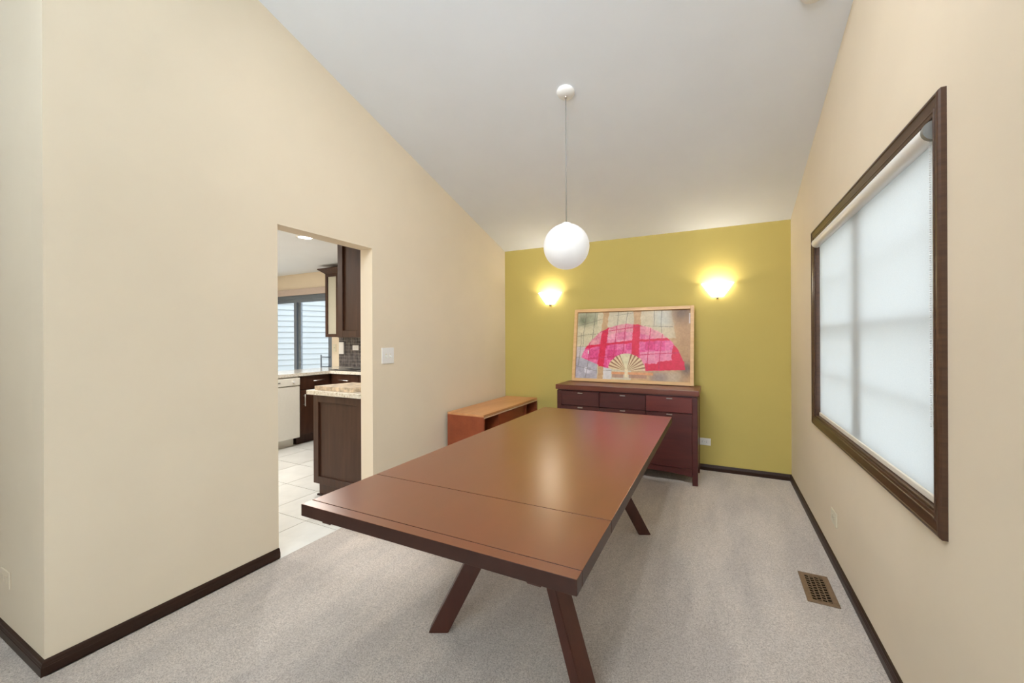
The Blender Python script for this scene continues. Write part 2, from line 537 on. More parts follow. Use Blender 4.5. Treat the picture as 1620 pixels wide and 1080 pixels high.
for a, b in ((iy0, YM - .038), (YM + .038, iy1)):
    for (za, zb, dx) in ((iz0, ZM + .02, 0), (ZM - .02, iz1, .032)):
        s = bmesh.new()
        bm_box(s, (sx0 + dx, a, za), (sx1 + dx, a + .035, zb)); bm_box(s, (sx0 + dx, b - .035, za), (sx1 + dx, b, zb))
        bm_box(s, (sx0 + dx, a + .035, za), (sx1 + dx, b - .035, za + .04)); bm_box(s, (sx0 + dx, a + .035, zb - .04), (sx1 + dx, b - .035, zb))
        sash = obj('sash', s, 'vinyl', w1)
        box('muntin', (sx0 + dx + .006, a + .035, (za + zb) / 2 - .01), (sx1 + dx - .006, b - .035, (za + zb) / 2 + .01), 'vinyl', sash)
        box('pane', (sx0 + dx + .013, a + .035, za + .04), (sx0 + dx + .017, b - .035, zb - .04), 'glass', sash)

# ---- sliding patio door in the kitchen wall
d1 = struct_root('door_1', ((DX0 + DX1) / 2, YN + .05, 0), 'dark framed sliding glass door beyond the kitchen counter')
fy0, fy1 = YN + .02, YN + .10
box('door_frame', (DX0, fy0, 0), (DX0 + .05, fy1, DZ), 'frame_dark', d1)
box('door_frame', (DX1 - .05, fy0, 0), (DX1, fy1, DZ), 'frame_dark', d1)
box('door_frame', (DX0 + .05, fy0, DZ - .07), (DX1 - .05, fy1, DZ), 'frame_dark', d1)
box('door_sill', (DX0 + .05, fy0, 0), (DX1 - .05, fy1, .05), 'frame_dark', d1)
for a, b, yy in ((DX0 + .05, -6.36, YN + .075), (-6.50, DX1 - .05, YN + .045)):
    s = bmesh.new()
    bm_box(s, (a, yy - .015, .05), (a + .07, yy + .015, DZ - .07)); bm_box(s, (b - .07, yy - .015, .05), (b, yy + .015, DZ - .07))
    bm_box(s, (a + .07, yy - .015, .05), (b - .07, yy + .015, .15)); bm_box(s, (a + .07, yy - .015, DZ - .13), (b - .07, yy + .015, DZ - .07))
    pn = obj('door_panel', s, 'frame_dark', d1)
    box('pane', (a + .07, yy - .003, .15), (b - .07, yy + .003, DZ - .13), 'glass', pn)
bm = bmesh.new()
bm_tube(bm, [(-5.72, YN - .045, 0.86), (-5.72, YN - .045, 1.09)], .011)
bm_tube(bm, [(-5.72, YN - .045, 0.90), (-5.60, YN - .045, 0.90), (-5.60, YN + .03, 0.90)], .009)
bm_tube(bm, [(-5.72, YN - .045, 1.055), (-5.60, YN - .045, 1.055), (-5.60, YN + .03, 1.055)], .009)
obj('pull_handle', bm, 'frame_dark', d1)
struct(box('trim_1', (DX0 - .1, YN - .03, 2.085), (-5.50, YN, 2.19), 'valance', None, .004), 'pale taupe header board above the sliding door')

# ================================================================== DINING ROOM THINGS
# ---- extending dining table
TX0, TX1, TY0, TY1, TZ, TB = -1.388, -0.322, 0.993, 3.369, 0.7275, 0.6835
t = thing('dining_table', 'long dark mahogany dining table with splayed legs in the middle of the carpet', 'table', ((TX0 + TX1) / 2, (TY0 + TY1) / 2, 0))
g = .0012
box('breadboard_end', (TX0, TY0, TB), (TX1, 1.038 - g, TZ), 'table', t, .0016, 2)
box('extension_leaf', (TX0, 1.038 + g, TB), (TX1, 1.366 - g, TZ), 'table', t, .0016, 2)
box('table_top', (TX0, 1.366 + g, TB), (TX1, TY1, TZ), 'table', t, .0016, 2)
for ch in t.children:                         # shade of the side faces put into their colour
    ch.data.materials.append(M['table_side_shade'])
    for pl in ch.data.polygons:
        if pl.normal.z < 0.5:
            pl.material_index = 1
for yy in (1.038, 1.366):                      # tongues that close the seams between the slabs
    box('seam_tongue', (TX0 + .001, yy - .02, TB + .004), (TX1 - .001, yy + .02, TZ - .0035), 'tableleg', t)
def leg(foot, delta):
    bm = bmesh.new()
    bm_loft(bm, [[Vector((x, y, 0)) for x, y in foot], [Vector((x + delta[0], y + delta[1], TB)) for x, y in foot]])
    es = list(bm.edges)
    bmesh.ops.bevel(bm, geom=es, offset=.003, segments=2, affect='EDGES')
    obj('leg', bm, 'tableleg', t)
A, B, e2 = Vector((-1.181, 1.474)), Vector((-1.101, 1.514)), Vector((-.026, .052))
leg([A, B, B + e2, A + e2], (.316, .168))
RF = [Vector((-.465, 1.4165)), Vector((-.4115, 1.397)), Vector((-.377, 1.4605)), Vector((-.4305, 1.480))]
leg(RF, (-.328, .22))
A, B = Vector((-.485, 2.853)), Vector((-.4125, 2.889))
leg([A, B, B + e2, A + e2], (-.316, -.168))
c2 = Vector((-.808 * 2, 2.209 * 2))
leg([c2 - q for q in RF], (.328, -.22))
box('centre_beam', (-.875, 1.55, .615), (-.745, 2.85, TB), 'tableleg', t, .003)
for xx in (-1.268, -.448):
    box('slide_rail', (xx - .022, 1.004, .671), (xx + .022, 2.2, TB), 'tableleg', t, .003)

# ---- cherry buffet
BX0, BX1, BY0, BY1 = -1.512, -0.168, 4.018, 4.470
b = thing('buffet_cabinet', 'dark cherry buffet cabinet with three drawers against the olive wall', 'cabinet', ((BX0 + BX1) / 2, (BY0 + BY1) / 2, 0))
box('cabinet_top', (BX0 - .012, BY0 - .014, .812), (BX1 + .012, BY1 + .01, .860), 'buffet_top', b, .003, 2)
bm = bmesh.new()
bm_box(bm, (BX0 + .004, BY0 + .022, .105), (BX1 - .004, BY1, .806))
obj('cabinet_body', bm, 'buffet', b)
box('shadow_rail', (BX0 + .01, BY0 + .012, .800), (BX1 - .01, BY1, .812), 'buffet', b)
for x in (BX0, BX1 - .046):
    for (ya, yb_) in ((BY0, BY0 + .046), (BY1 - .046, BY1)):
        bm = bmesh.new()
        bm_box(bm, (x, ya, 0), (x + .046, yb_, .800), .0025)
        obj('corner_leg', bm, 'buffet', b)
# arched bottom rail
bm = bmesh.new()
n = 24
xa, xb = BX0 + .046, BX1 - .046
pts = [(xa, BY0 + .004, .145), (xb, BY0 + .004, .145)]
for i in range(n + 1):
    f = i / n
    x = xb + (xa - xb) * f
    pts.append((x, BY0 + .004, .074 + .030 * (1 - (2 * f - 1) ** 2) ** .6))
bm_prism(bm, pts, (0, .02, 0))
obj('arched_apron', bm, 'buffet', b)
cols = [(-1.466, -1.068), (-1.062, -.621), (-.615, -.214)]
M['drawer_red'] = mat_wood('warm_cherry_drawer_veneer', rgb(92, 36, 33), rgb(108, 46, 40), (3, 25, 25), 0.32)
def pull(parent, x, z):
    bm = bmesh.new()
    bm_box(bm, (x - .026, BY0 - .016, z - .005), (x + .026, BY0 - .010, z + .005), .0015)
    bm_box(bm, (x - .022, BY0 - .011, z - .004), (x - .016, BY0 + .006, z + .004))
    bm_box(bm, (x + .016, BY0 - .011, z - .004), (x + .022, BY0 + .006, z + .004))
    obj('pull', bm, 'nickel', parent)
for i, (xa, xb) in enumerate(cols):
    d = box('drawer', (xa, BY0 + (.000 if i == 2 else .004), .652), (xb, BY0 + .022, .796), 'drawer_red' if i == 2 else 'buffet', b, .002)
    pull(d, (xa + xb) / 2 + .008, .781)
    d = box('door', (xa, BY0 + .004, .148), (xb, BY0 + .022, .646), 'buffet', b, .002)
    pull(d, (xa + xb) / 2 + .008, .634)

# ---- framed fan picture leaning on the wall
PW, PH = 1.252, 0.812
pz0 = 0.8605
py_bot, py_top = 4.392, 4.520
tilt = math.atan2(py_top - py_bot, PH)
pic = thing('framed_picture', 'maple framed collage of a red paper fan leaning on the buffet', 'picture', (-0.842, py_bot, pz0))
cosT, sinT = math.cos(tilt), math.sin(tilt)
def pic_pt(u, v, d):          # u across, v up along the frame, d depth towards the room
    return Vector((-0.842 + u, py_bot + v * sinT - d * cosT, pz0 + v * cosT + d * sinT + .001))
def pic_box(name, u0, u1, v0, v1, d0, d1, mat):
    bm = bmesh.new(); bm_box(bm, (u0, v0, d0), (u1, v1, d1), .002)
    for vtx in bm.verts:
        vtx.co = pic_pt(vtx.co.x, vtx.co.y, vtx.co.z)
    return obj(name, bm, mat, pic)
fw_, fd = .034, .030
h = PW / 2
pic_box('frame_side', -h, -h + fw_, 0, PH, -.005, fd, 'pine')
pic_box('frame_side', h - fw_, h, 0, PH, -.005, fd, 'pine')
pic_box('frame_rail', -h + fw_, h - fw_, 0, fw_, -.005, fd, 'pine')
pic_box('frame_rail', -h + fw_, h - fw_, PH - fw_, PH, -.005, fd, 'pine')
pic_box('backing', -h + fw_, h - fw_, fw_, PH - fw_, -.004, .002, 'pine')

def fan_art():
    W_, H_ = 420, 250
    u = np.linspace(0, 1, W_)[None, :].repeat(H_, 0)
    v = np.linspace(0, 1, H_)[:, None].repeat(W_, 1)        # 0 = top
    X = 150 + u * 1260; Y = 150 + v * 795                    # drawing units
    rng = np.random.RandomState(3)
    def smooth(nx, ny):
        gx = rng.rand(ny + 2, nx + 2)
        fx = u * nx; fy = v * ny
        ix = fx.astype(int); iy = fy.astype(int); tx = fx - ix; ty = fy - iy
        tx = tx * tx * (3 - 2 * tx); ty = ty * ty * (3 - 2 * ty)
        return (gx[iy, ix] * (1 - tx) + gx[iy, ix + 1] * tx) * (1 - ty) + (gx[iy + 1, ix] * (1 - tx) + gx[iy + 1, ix + 1] * tx) * ty
    n1, n2, n3 = smooth(9, 6), smooth(30, 20), smooth(90, 60)
    img = np.zeros((H_, W_, 3))
    img[:] = (196, 158, 116)
    def put(mask, col, a=1.0):
        a = np.asarray(mask, float) * a
        img[:] = img * (1 - a[..., None]) + np.array(col, float) * a[..., None]
    def soft(x0, x1, y0, y1, s=14):
        f = lambda q: 1 / (1 + np.exp(-q / s))
        return f(X - x0) * f(x1 - X) * f(Y - y0) * f(y1 - Y)
    jx = (n2 - .5) * 16 + (n3 - .5) * 8
    # papers behind the fan
    lean = (Y - 150) * -0.06
    put(X + jx < 462 + lean, (206, 194, 160))
    put((X + jx > 528 + lean) & (X + jx < 812 + lean * .3), (204, 192, 164))
    put((X + jx > 892) & (X + jx < 1215 + (Y - 150) * .16) & (Y < 470 + jx), (208, 192, 160))
    put(soft(150, 440, 140, 300, 20) * (n1 > .35), (146, 146, 118), .75)
    put(np.exp(-(((X - 215) / 60) ** 2 + ((Y - 250) / 55) ** 2)), (112, 118, 92), .8)
    put(soft(1040, 1230, 140, 330, 16), (196, 196, 186), .8)
    put((X + jx < 405 + 0 * X) & (Y > 570), (198, 186, 184))
    put((X < 410) & (Y > 705 + (X - 210) * .2), (168, 162, 172), .85)
    put(soft(200, 330, 800, 890, 16) * (n2 > .5), (226, 222, 226), .9)
    put((X > 480 + jx) & (X < 575) & (Y > 760), (208, 202, 200))
    # brown shade at the right, grey at the foot
    put(1 / (1 + np.exp(-(X - 1270) / 30)), (178, 138, 94), .9)
    put(np.exp(-(((X - 1320) / 95) ** 2 + ((Y - 190) / 95) ** 2)), (112, 84, 58), .95)
    put(np.exp(-(((X - 1370) / 60) ** 2 + ((Y - 800) / 70) ** 2)), (104, 84, 72), .95)
    put(soft(1010, 1200, 850, 960, 20), (140, 126, 124), .9)
    put(soft(1180, 1330, 830, 960, 22), (188, 170, 146), .9)
    put((np.abs(X - 1405) < 9 + 6 * n2) & (Y > 190) & (Y < 305), (216, 204, 196), .9)
    # thin dark grid lines across the papers
    wob = (n1 - .5) * 40
    for gx, y0_, y1_ in ((205, 400, 800), (235, 150, 560), (310, 650, 940), (350, 150, 560), (620, 150, 360), (720, 150, 340), (1108, 140, 760), (1030, 150, 320)):
        put((np.abs(X - gx - wob * .6 + (Y - 400) * .06) < 3.2) & (Y > y0_) & (Y < y1_), (112, 104, 92), .75)
    for x0_, ya, x1_, yb2 in ((150, 315, 460, 235), (150, 440, 450, 405), (150, 565, 300, 560), (150, 695, 420, 690), (150, 800, 410, 850), (480, 840, 580, 840), (600, 195, 810, 165), (930, 325, 1240, 340)):
        yl = ya + (yb2 - ya) * (X - x0_) / (x1_ - x0_)
        put((np.abs(Y - yl - wob * .3) < 2.6) & (X > x0_) & (X < x1_), (116, 108, 96), .7)
    # the fan leaf
    cx, cy = 745.0, 845.0
    dx, dy = X - cx, cy - Y
    ang = np.degrees(np.arctan2(dy, dx))
    rr = np.hypot(dx, dy)
    R_out = np.where(dx > 0, 548 + 72 * np.clip(1 - ang / 70, 0, 1), 548) + (n2 - .5) * 14
    leaf = (rr < R_out) & (ang > 3) & (ang < 166) & (rr > 168)
    leaf &= ~((ang > 150) & (Y > 690 + (X - 220) * .36))
    leaf |= (ang > 140) & (ang < 172) & (Y < 700 + (X - 220) * .40) & (rr < 548) & (rr > 180)
    leaf |= (X > 418 + jx) & (X < 480) & (Y > 400) & (Y < 795)
    leaf |= (X > 955 + jx) & (X < 1352) & (Y > 720) & (Y < 838 - (X - 955) * .11 + jx)
    put(leaf, (212, 24, 66))
    pin = leaf.copy()
    bar1 = np.abs(X - (492 - (Y - 360) * .11) + (n3 - .5) * 10) < 36
    bar2 = np.abs(X - (848 - (Y - 300) * .03) + (n3 - .5) * 10) < 40
    ymid = np.where(X < 840, 568 - (X - 270) * .125, 497 - (X - 840) * .05) + (n2 - .5) * 16
    band = np.abs(Y - ymid) < 11 + 5 * n2
    tail = (X > 1238 - (Y - 560) * .12 + jx) & (Y > 540)
    tail |= (Y > 735 - (X - 1080) * .22 + jx * 1.4) & (X > 1075)
    tail |= (X > 945 + jx) & (X < 1085) & (Y > 752 + jx)
    tone = np.where(Y < ymid, 0, 1)
    pk = np.stack([np.where(tone == 0, 222, 220), np.where(tone == 0, 128, 84), np.where(tone == 0, 158, 138)], -1)
    cell = ((X // 105).astype(int) * 7 + (Y // 120).astype(int) * 13) % 5
    pk = pk + (cell[..., None] - 2) * np.array([3, 12, 8]) + (n3[..., None] - .5) * 14
    lite = (X > 890) & (Y > 625 - (X - 890) * .08) & leaf
    pk[lite] = pk[lite] * .4 + np.array((226, 164, 176)) * .6
    edge = leaf & (rr > R_out - 90) & (Y < ymid)
    pk[edge] = pk[edge] * .55 + np.array((218, 160, 150)) * .45
    ok = pin & ~bar1 & ~bar2 & ~band & ~tail
    img[ok] = pk[ok]
    for gx in (310, 605, 708, 986, 1112):
        put(leaf & (np.abs(X - gx + (Y - 560) * .07 - wob * .3) < 4.5), (196, 40, 86), .85)
    for ya, sl in ((380, -.13), (690, -.08)):
        yl = ya + sl * (X - 500) + wob * .3
        put(leaf & (np.abs(Y - yl) < 4.5), (196, 40, 86), .85)
    put(np.hypot((X - 296) / 7, (Y - 632) / 22) < 1, (244, 226, 232))
    # sticks of the fan
    sticks = (rr < 200 + 14 * n2) & (ang > 4) & (ang < 172) & (dy > 6)
    put(sticks, (150, 106, 78))
    ph = np.mod(ang, 12.5)
    put(sticks & (np.abs(ph - 6.2) < 3.6), (222, 198, 156))
    put(sticks & (ang > 78) & (ang < 112), (218, 206, 168))
    put((np.abs(Y - 868) < 14) & (X > 580) & (X < 1035), (214, 152, 106))
    put((np.abs(X - 745) < 18) & (Y > 820) & (Y < 915), (226, 208, 170))
    put((Y > 884) & (Y < 920) & (X > 585) & (X < 965) & (np.abs(X - 745) > 30), (166, 124, 104), .8)
    img += (n3[..., None] - .5) * 16 + (n2[..., None] - .5) * 12
    return np.clip(img, 0, 255) / 255.0, W_, H_
art, AW, AH = fan_art()
artl = np.where(art <= .04045, art / 12.92, ((art + .055) / 1.055) ** 2.4)
verts = []
for j in range(AH):
    for i in range(AW):
        uu = -h + fw_ + (PW - 2 * fw_) * i / (AW - 1)
        vv = PH - fw_ - (PH - 2 * fw_) * j / (AH - 1)
        verts.append(pic_pt(uu, vv, .004) - pic.location)
faces = [(j * AW + i, (j + 1) * AW + i, (j + 1) * AW + i + 1, j * AW + i + 1) for j in range(AH - 1) for i in range(AW - 1)]
me = bpy.data.meshes.new('print')
me.from_pydata(verts, [], faces)
att = me.color_attributes.new('print_colour', 'FLOAT_COLOR', 'POINT')
att.data.foreach_set('color', np.concatenate([artl.reshape(-1, 3), np.ones((AW * AH, 1))], 1).ravel())
mt, nt, bs = nodes_of('printed_fan_collage')
an = nt.nodes.new('ShaderNodeAttribute'); an.attribute_name = 'print_colour'
nt.links.new(an.outputs['Color'], bs.inputs['Base Color'])
bs.inputs['Roughness'].default_value = 0.35
bs.inputs['Specular IOR Level'].default_value = 0.3
me.materials.append(mt)
pr = bpy.data.objects.new('print', me); C.objects.link(pr); pr.parent = pic
pr['label'] = 'flat collage of a pink and red fan over papers and grid lines'

# ---- low teak cabinet in the corner
LX0, LX1, LY0, LY1, LZ = -2.385, -1.968, 3.285, 4.545, .620
l = thing('teak_cabinet', 'low orange teak cabinet with open ends in the far left corner', 'cabinet', ((LX0 + LX1) / 2, (LY0 + LY1) / 2, 0))
box('cabinet_top', (LX0, LY0, LZ - .022), (LX1, LY1, LZ), 'teak_top', l, .002)
box('side_panel', (LX0, LY0, .10), (LX1, LY0 + .022, LZ - .022), 'teak', l, .0015)
box('side_panel', (LX0, LY1 - .022, .10), (LX1, LY1, LZ - .022), 'teak', l, .0015)
box('back_panel', (LX0, LY0 + .022, .12), (LX0 + .012, LY1 - .022, LZ - .022), 'teak_dark', l)
box('bottom_panel', (LX0 + .012, LY0 + .022, .10), (LX1, LY1 - .022, .122), 'teak', l)
M['edging'] = mat_plain('pale_edge_strip', rgb(226, 190, 156), .4)
box('edge_strip', (LX1 - .004, LY0 + .003, LZ - .036), (LX1 + .002, LY1 - .003, LZ - .024), 'edging', l)
for y in (3.590, 4.245):
    box('divider', (LX0 + .012, y - .009, .122), (LX1 - .006, y + .009, LZ - .036), 'teak', l)
box('sliding_door', (LX1 - .022, 3.600, .124), (LX1 - .010, 3.93, LZ - .038), 'teak', l, .001)
box('sliding_door', (LX1 - .036, 3.91, .124), (LX1 - .024, 4.236, LZ - .038), 'teak', l, .001)
box('shelf', (LX0 + .012, LY0 + .022, .35), (LX1 - .04, 3.581, .366), 'teak_dark', l)
for x in (LX0 + .04, LX1 - .07):
    for y in (LY0 + .06, LY1 - .09):
        box('leg', (x, y, 0), (x + .03, y + .03, .10), 'teak', l, .002)

# ---- globe pendant
GX, GY, GZ, GR = -0.916, 2.6235, 1.9616, 0.154
gz = zceil(GY)
p = thing('globe_pendant', 'white opal globe pendant hanging over the dining table', 'lamp', (GX, GY, gz))
bm = bmesh.new()
nrm = Vector((0, -SLOPE, -1)).normalized()
ax1 = Vector((1, 0, 0)); ax2 = nrm.cross(ax1).normalized()
rings = []
for rr, dd in ((.060, 0), (.060, .006), (.056, .014), (.045, .021), (.028, .025), (.010, .027)):
    rings.append([Vector((GX, GY, gz)) + nrm * dd + ax1 * rr * math.cos(k * math.pi / 16) + ax2 * rr * math.sin(k * math.pi / 16) for k in range(32)])
bm_loft(bm, rings)
obj('canopy', bm, 'white', p, True)
bm = bmesh.new(); bm_lathe(bm, [(.007, gz - .045), (.009, gz - .03), (.005, gz - .022)], (GX, GY, 0), 12)
obj('cord_grip', bm, 'nickel', p, True)
bm = bmesh.new(); bm_tube(bm, [(GX, GY, gz - .03), (GX, GY, GZ + GR)], .0034, 8)
obj('cord', bm, 'cord', p, True)
bm = bmesh.new(); bmesh.ops.create_uvsphere(bm, u_segments=48, v_segments=32, radius=GR)
for v in bm.verts: v.co += Vector((GX, GY, GZ))
obj('globe', bm, 'opal', p, True)
bm = bmesh.new(); bm_lathe(bm, [(.030, GZ + GR - .004), (.030, GZ + GR + .004), (.012, GZ + GR + .010)], (GX, GY, 0), 20)
obj('neck_ring', bm, 'white', p, True)

# ---- smoke detector at the top of the vault
sx, sy = 0.430, 2.455
sd = thing('smoke_detector', 'round white smoke detector on the vaulted ceiling near the right wall', 'detector', (sx, sy, zceil(sy)))
for nm_, prof_ in (('mounting_plate', ((.068, 0), (.068, .008))), ('cover', ((.062, .008), (.060, .026), (.050, .036), (.012, .040)))):
    bm = bmesh.new()
    bm_loft(bm, [[Vector((sx, sy, zceil(sy))) + nrm * dd + ax1 * rr * math.cos(k * math.pi / 16) + ax2 * rr * math.sin(k * math.pi / 16) for k in range(32)] for rr, dd in prof_])
    obj(nm_, bm, 'white', sd, True, .8)

# ---- wall sconces
def sconce(xc, label):
    s = thing('wall_sconce', label, 'lamp', (xc, YB, 1.74), 'lit half cone sconces on the olive wall')
    rt, rb, zt, zb = .145, .052, 1.885, 1.752
    prof = [(rb, zb), (rb + (rt - rb) * .33, zb + .043), (rb + (rt - rb) * .66, zb + .088), (rt, zt)]
    n = 28
    bm = bmesh.new()
    def half(r, z):
        return [Vector((xc + r * math.cos(math.pi * k / n), YB - .012 - r * .80 * math.sin(math.pi * k / n), z)) for k in range(n + 1)]
    outer = [half(r, z) for r, z in prof]
    inner = [half(r - .005, z + .002) for r, z in prof[::-1]]
    bm_loft(bm, outer + inner, False, False)
    bm.verts.ensure_lookup_table()
    bot = [v for v in bm.verts][: n + 1]
    bm.faces.new(bot)
    obj('shade', bm, 'sconce', s, True, 0.8)
    box('back_plate', (xc - .045, YB - .012, 1.76), (xc + .045, YB, 1.86), 'white', s, .002)
    bm = bmesh.new(); bm_lathe(bm, [(.012, YB - .0), (.012, YB - .03), (.006, YB - .036)], (xc, 0, 1.742), 16, 'Y')
    obj('finial', bm, 'nickel', s, True)
    ld = bpy.data.lights.new('sconce_bulb', 'POINT')
    ld.energy = LAMP_SCONCE; ld.color = (1.0, .94, .82); ld.shadow_soft_size = .02
    lo = bpy.data.objects.new('sconce_bulb', ld); C.objects.link(lo)
    lo.parent = s; lo.location = (0, -.085, 1.845 - 1.74)
sconce(-1.797, 'lit frosted half cone sconce on the olive wall nearest the left corner')
sconce(-0.006, 'lit frosted half cone sconce on the olive wall right of the picture')

# ---- roller blind
rb = thing('roller_blind', 'white translucent roller blind drawn down over the right wall window', 'blind', (XR + .012, 2.592, .80))
BLX = .622
ry, rz, rR = XR + .002, 1.990, .029
box('fabric', (BLX, 1.745, .825), (BLX + .0012, 3.440, rz), 'blind', rb)
bm = bmesh.new(); bm_lathe(bm, [(rR, 1.752), (rR, 3.455)], (ry, 0, rz), 28, 'Y')
obj('roller', bm, 'white', rb, True, 0.8)
bm = bmesh.new(); bm_lathe(bm, [(rR + .002, 1.735), (rR + .002, 1.752)], (ry, 0, rz), 28, 'Y')
obj('end_cap', bm, 'grey', rb, True, 0.8)
bm = bmesh.new(); bm_lathe(bm, [(rR + .001, 3.455), (rR + .001, 3.462)], (ry, 0, rz), 28, 'Y')
obj('end_cap', bm, 'hem', rb, True, 0.8)
box('hem_bar', (BLX - .006, 1.745, .803), (BLX + .006, 3.440, .828), 'hem', rb, .003)
bm = bmesh.new()
for off in (0, .02):
    z = 1.965
    while z > 1.05:
        bmesh.ops.create_icosphere(bm, subdivisions=1, radius=.0026, matrix=Matrix.Translation((BLX - .022 + off * .4, 1.750 + off * .2, z)))
        z -= .0075
ch = obj('bead_chain', bm, 'white', rb)
ch['kind'] = 'stuff'

# ---- electrical plates
def outlet(name, origin, ux, n, label, w=.116, hh=.072, mat='white', slots=True):
    """horizontal duplex outlet: ux = along the wall, n = out of the wall."""
    o = thing(name, label, 'outlet', origin)
    ux, n = Vector(ux), Vector(n); up = Vector((0, 0, 1)); O = Vector(origin)
    def slab(nm, a0, a1, b0, b1, d0, d1, mt, par):
        bm = bmesh.new(); bm_box(bm, (a0, b0, d0), (a1, b1, d1), min(.002, (d1 - d0) * .4))
        for v in bm.verts: v.co = O + ux * v.co.x + up * v.co.y + n * v.co.z
        return obj(nm, bm, mt, par)
    slab('plate', -w / 2, w / 2, -hh / 2, hh / 2, 0, .006, mat, o)
    for s in (-1, 1):
        f = slab('socket', s * .020 - .014, s * .020 + .014, -.016, .016, .006, .0078, mat, o)
        if slots:
            for k in (-1, 1):
                slab('slot', s * .020 - .004, s * .020 + .004, k * .006 - .0012, k * .006 + .0012, .0078, .0082, 'slot', f)
    slab('screw', -.002, .002, -.002, .002, .006, .0072, 'nickel', o)
outlet('wall_outlet', (-.129, YB, .287), (1, 0, 0), (0, -1, 0), 'white horizontal outlet low on the olive wall beside the buffet')
outlet('wall_outlet', (XR, 2.99, .280), (0, 1, 0), (-1, 0, 0), 'cream horizontal outlet low on the right wall below the window', .124, .080, 'ivory')
outlet('wall_outlet', (-2.876, YC, .268), (1, 0, 0), (0, -1, 0), 'cream horizontal outlet on the grey wall at the far left edge', .122, .074, 'wall', False)

s = thing('light_switch', 'white double toggle switch plate right of the kitchen opening', 'switch', (XL, 2.506, 1.138))
box('plate', (XL, 2.438, 1.140), (XL + .006, 2.574, 1.270), 'white', s, .002)
for y in (2.482, 2.530):
    bz = box('toggle_slot', (XL + .006, y - .006, 1.190), (XL + .0075, y + .006, 1.220), 'ivory', s)
    bm = bmesh.new(); bm_prism(bm, [(XL + .007, y - .004, 1.198), (XL + .007, y - .004, 1.212), (XL + .022, y - .004, 1.196), (XL + .020, y - .004, 1.190)], (0, .008, 0))
    obj('toggle', bm, 'white', s)

# ---- floor register
v0, v1, u0, u1 = 2.518, 2.812, .400, .536
r = thing('floor_register', 'aged brass floor register with slotted lattice beside the right wall', 'vent', ((u0 + u1) / 2, (v0 + v1) / 2, 0))
bm = bmesh.new()
rim = .024
bm_box(bm, (u0, v0, .0), (u0 + rim, v1, .006), .001); bm_box(bm, (u1 - rim, v0, 0), (u1, v1, .006), .001)
bm_box(bm, (u0 + rim, v0, 0), (u1 - rim, v0 + rim, .006), .001); bm_box(bm, (u0 + rim, v1 - rim, 0), (u1 - rim, v1, .006), .001)
obj('rim', bm, 'brass', r)
box('duct_shade', (u0 + rim, v0 + rim, .0003), (u1 - rim, v1 - rim, .0010), 'void', r)  # near-black sheet: shade inside the register put into colour
bm = bmesh.new()
ua, ub, va, vb = u0 + rim, u1 - rim, v0 + rim, v1 - rim
cw = (ub - ua) / 4
for k in range(5):
    x = ua + k * cw
    bm_box(bm, (max(ua, x - .0022), va, .001), (min(ub, x + .0022), vb, .005))
rows = 10
rh = (vb - va) / rows
for k in range(4):
    for j in range(rows + 1):
        yy = va + j * rh + (rh / 2 if k % 2 else 0)
        if yy > vb: continue
        sgn = 1 if (k % 2) else -1
        xa, xb = ua + k * cw, ua + (k + 1) * cw
        bm_prism(bm, [(xa, yy - .0027 - sgn * .003, .001), (xb, yy - .0027 + sgn * .003, .001), (xb, yy + .0027 + sgn * .003, .001), (xa, yy + .0027 - sgn * .003, .001)], (0, 0, .004))
obj('lattice', bm, 'brass', r)

# ================================================================== KITCHEN
def shaker_y(parent, name, x0, x1, z0, z1, y, mat='kcab', st=.052, panel='kcab', dep=.022):
    """framed door or panel facing -Y: frame and recessed centre."""
    bm = bmesh.new()
    bm_box(bm, (x0, y, z0), (x0 + st, y + dep, z1), .001); bm_box(bm, (x1 - st, y, z0), (x1, y + dep, z1), .001)
    bm_box(bm, (x0 + st, y, z0), (x1 - st, y + dep, z0 + st), .001); bm_box(bm, (x0 + st, y, z1 - st), (x1 - st, y + dep, z1), .001)
    f = obj(name, bm, mat, parent)
    box('centre_panel', (x0 + st, y + .016, z0 + st), (x1 - st, y + dep - .002, z1 - st), panel, f)
    return f

# base cabinet run on the back of the dining wall, end towards the opening
c = thing('base_cabinet', 'espresso base cabinet with framed end panel just inside the kitchen opening', 'cabinet', (-2.84, 3.0, 0))
cx0, cx1, cy0 = -3.122, XK - .004, 2.352
box('carcass', (cx0 + .02, cy0 + .022, .105), (cx1, 3.70, .864), 'kcab', c)
shaker_y(c, 'end_panel', cx0, cx1, .105, .864, cy0, st=.060)
box('toe_kick', (-3.072, cy0 + .02, 0), (cx1, 3.70, .105), 'kcab', c)
box('shoe_mould', (-3.084, cy0 + .004, 0), (cx1, cy0 + .02, .014), 'base', c)
for k in range(3):
    y = cy0 + .03 + k * .44
    dr = box('door', (cx0, y, .11), (cx0 + .02, y + .43, .86), 'kcab', c, .001)
ct = box('granite_counter', (-3.186, 2.331, .8645), (XK, 3.70, .902), 'granite', None, .003)
tag(ct, 'speckled granite counter on the base cabinet nearest the opening', 'counter')
bm = bmesh.new(); bm_prism(bm, [(-3.13, 2.372, .9025), (-2.685, 2.372, .9025), (-2.60, 2.72, .9025), (-3.05, 2.72, .9025)], (0, 0, .034))
tag(obj('stone_slab', bm, 'rough_stone'), 'loose speckled stone slab lying on the nearest granite counter', 'slab')

uc = thing('upper_cabinet', 'tall espresso upper cabinet at the right edge of the kitchen opening', 'cabinet', (-2.69, 2.9, 1.355))
box('carcass', (-2.826, 2.382, 1.355), (XK - .004, 3.70, 2.44), 'kcab', uc)
shaker_y(uc, 'end_panel', -2.826, XK - .004, 1.355, 2.44, 2.360, st=.056)
for k in range(2):
    box('door', (-2.844, 2.39 + k * .62, 1.36), (-2.826, 3.0 + k * .62, 2.43), 'kcab', uc, .001)

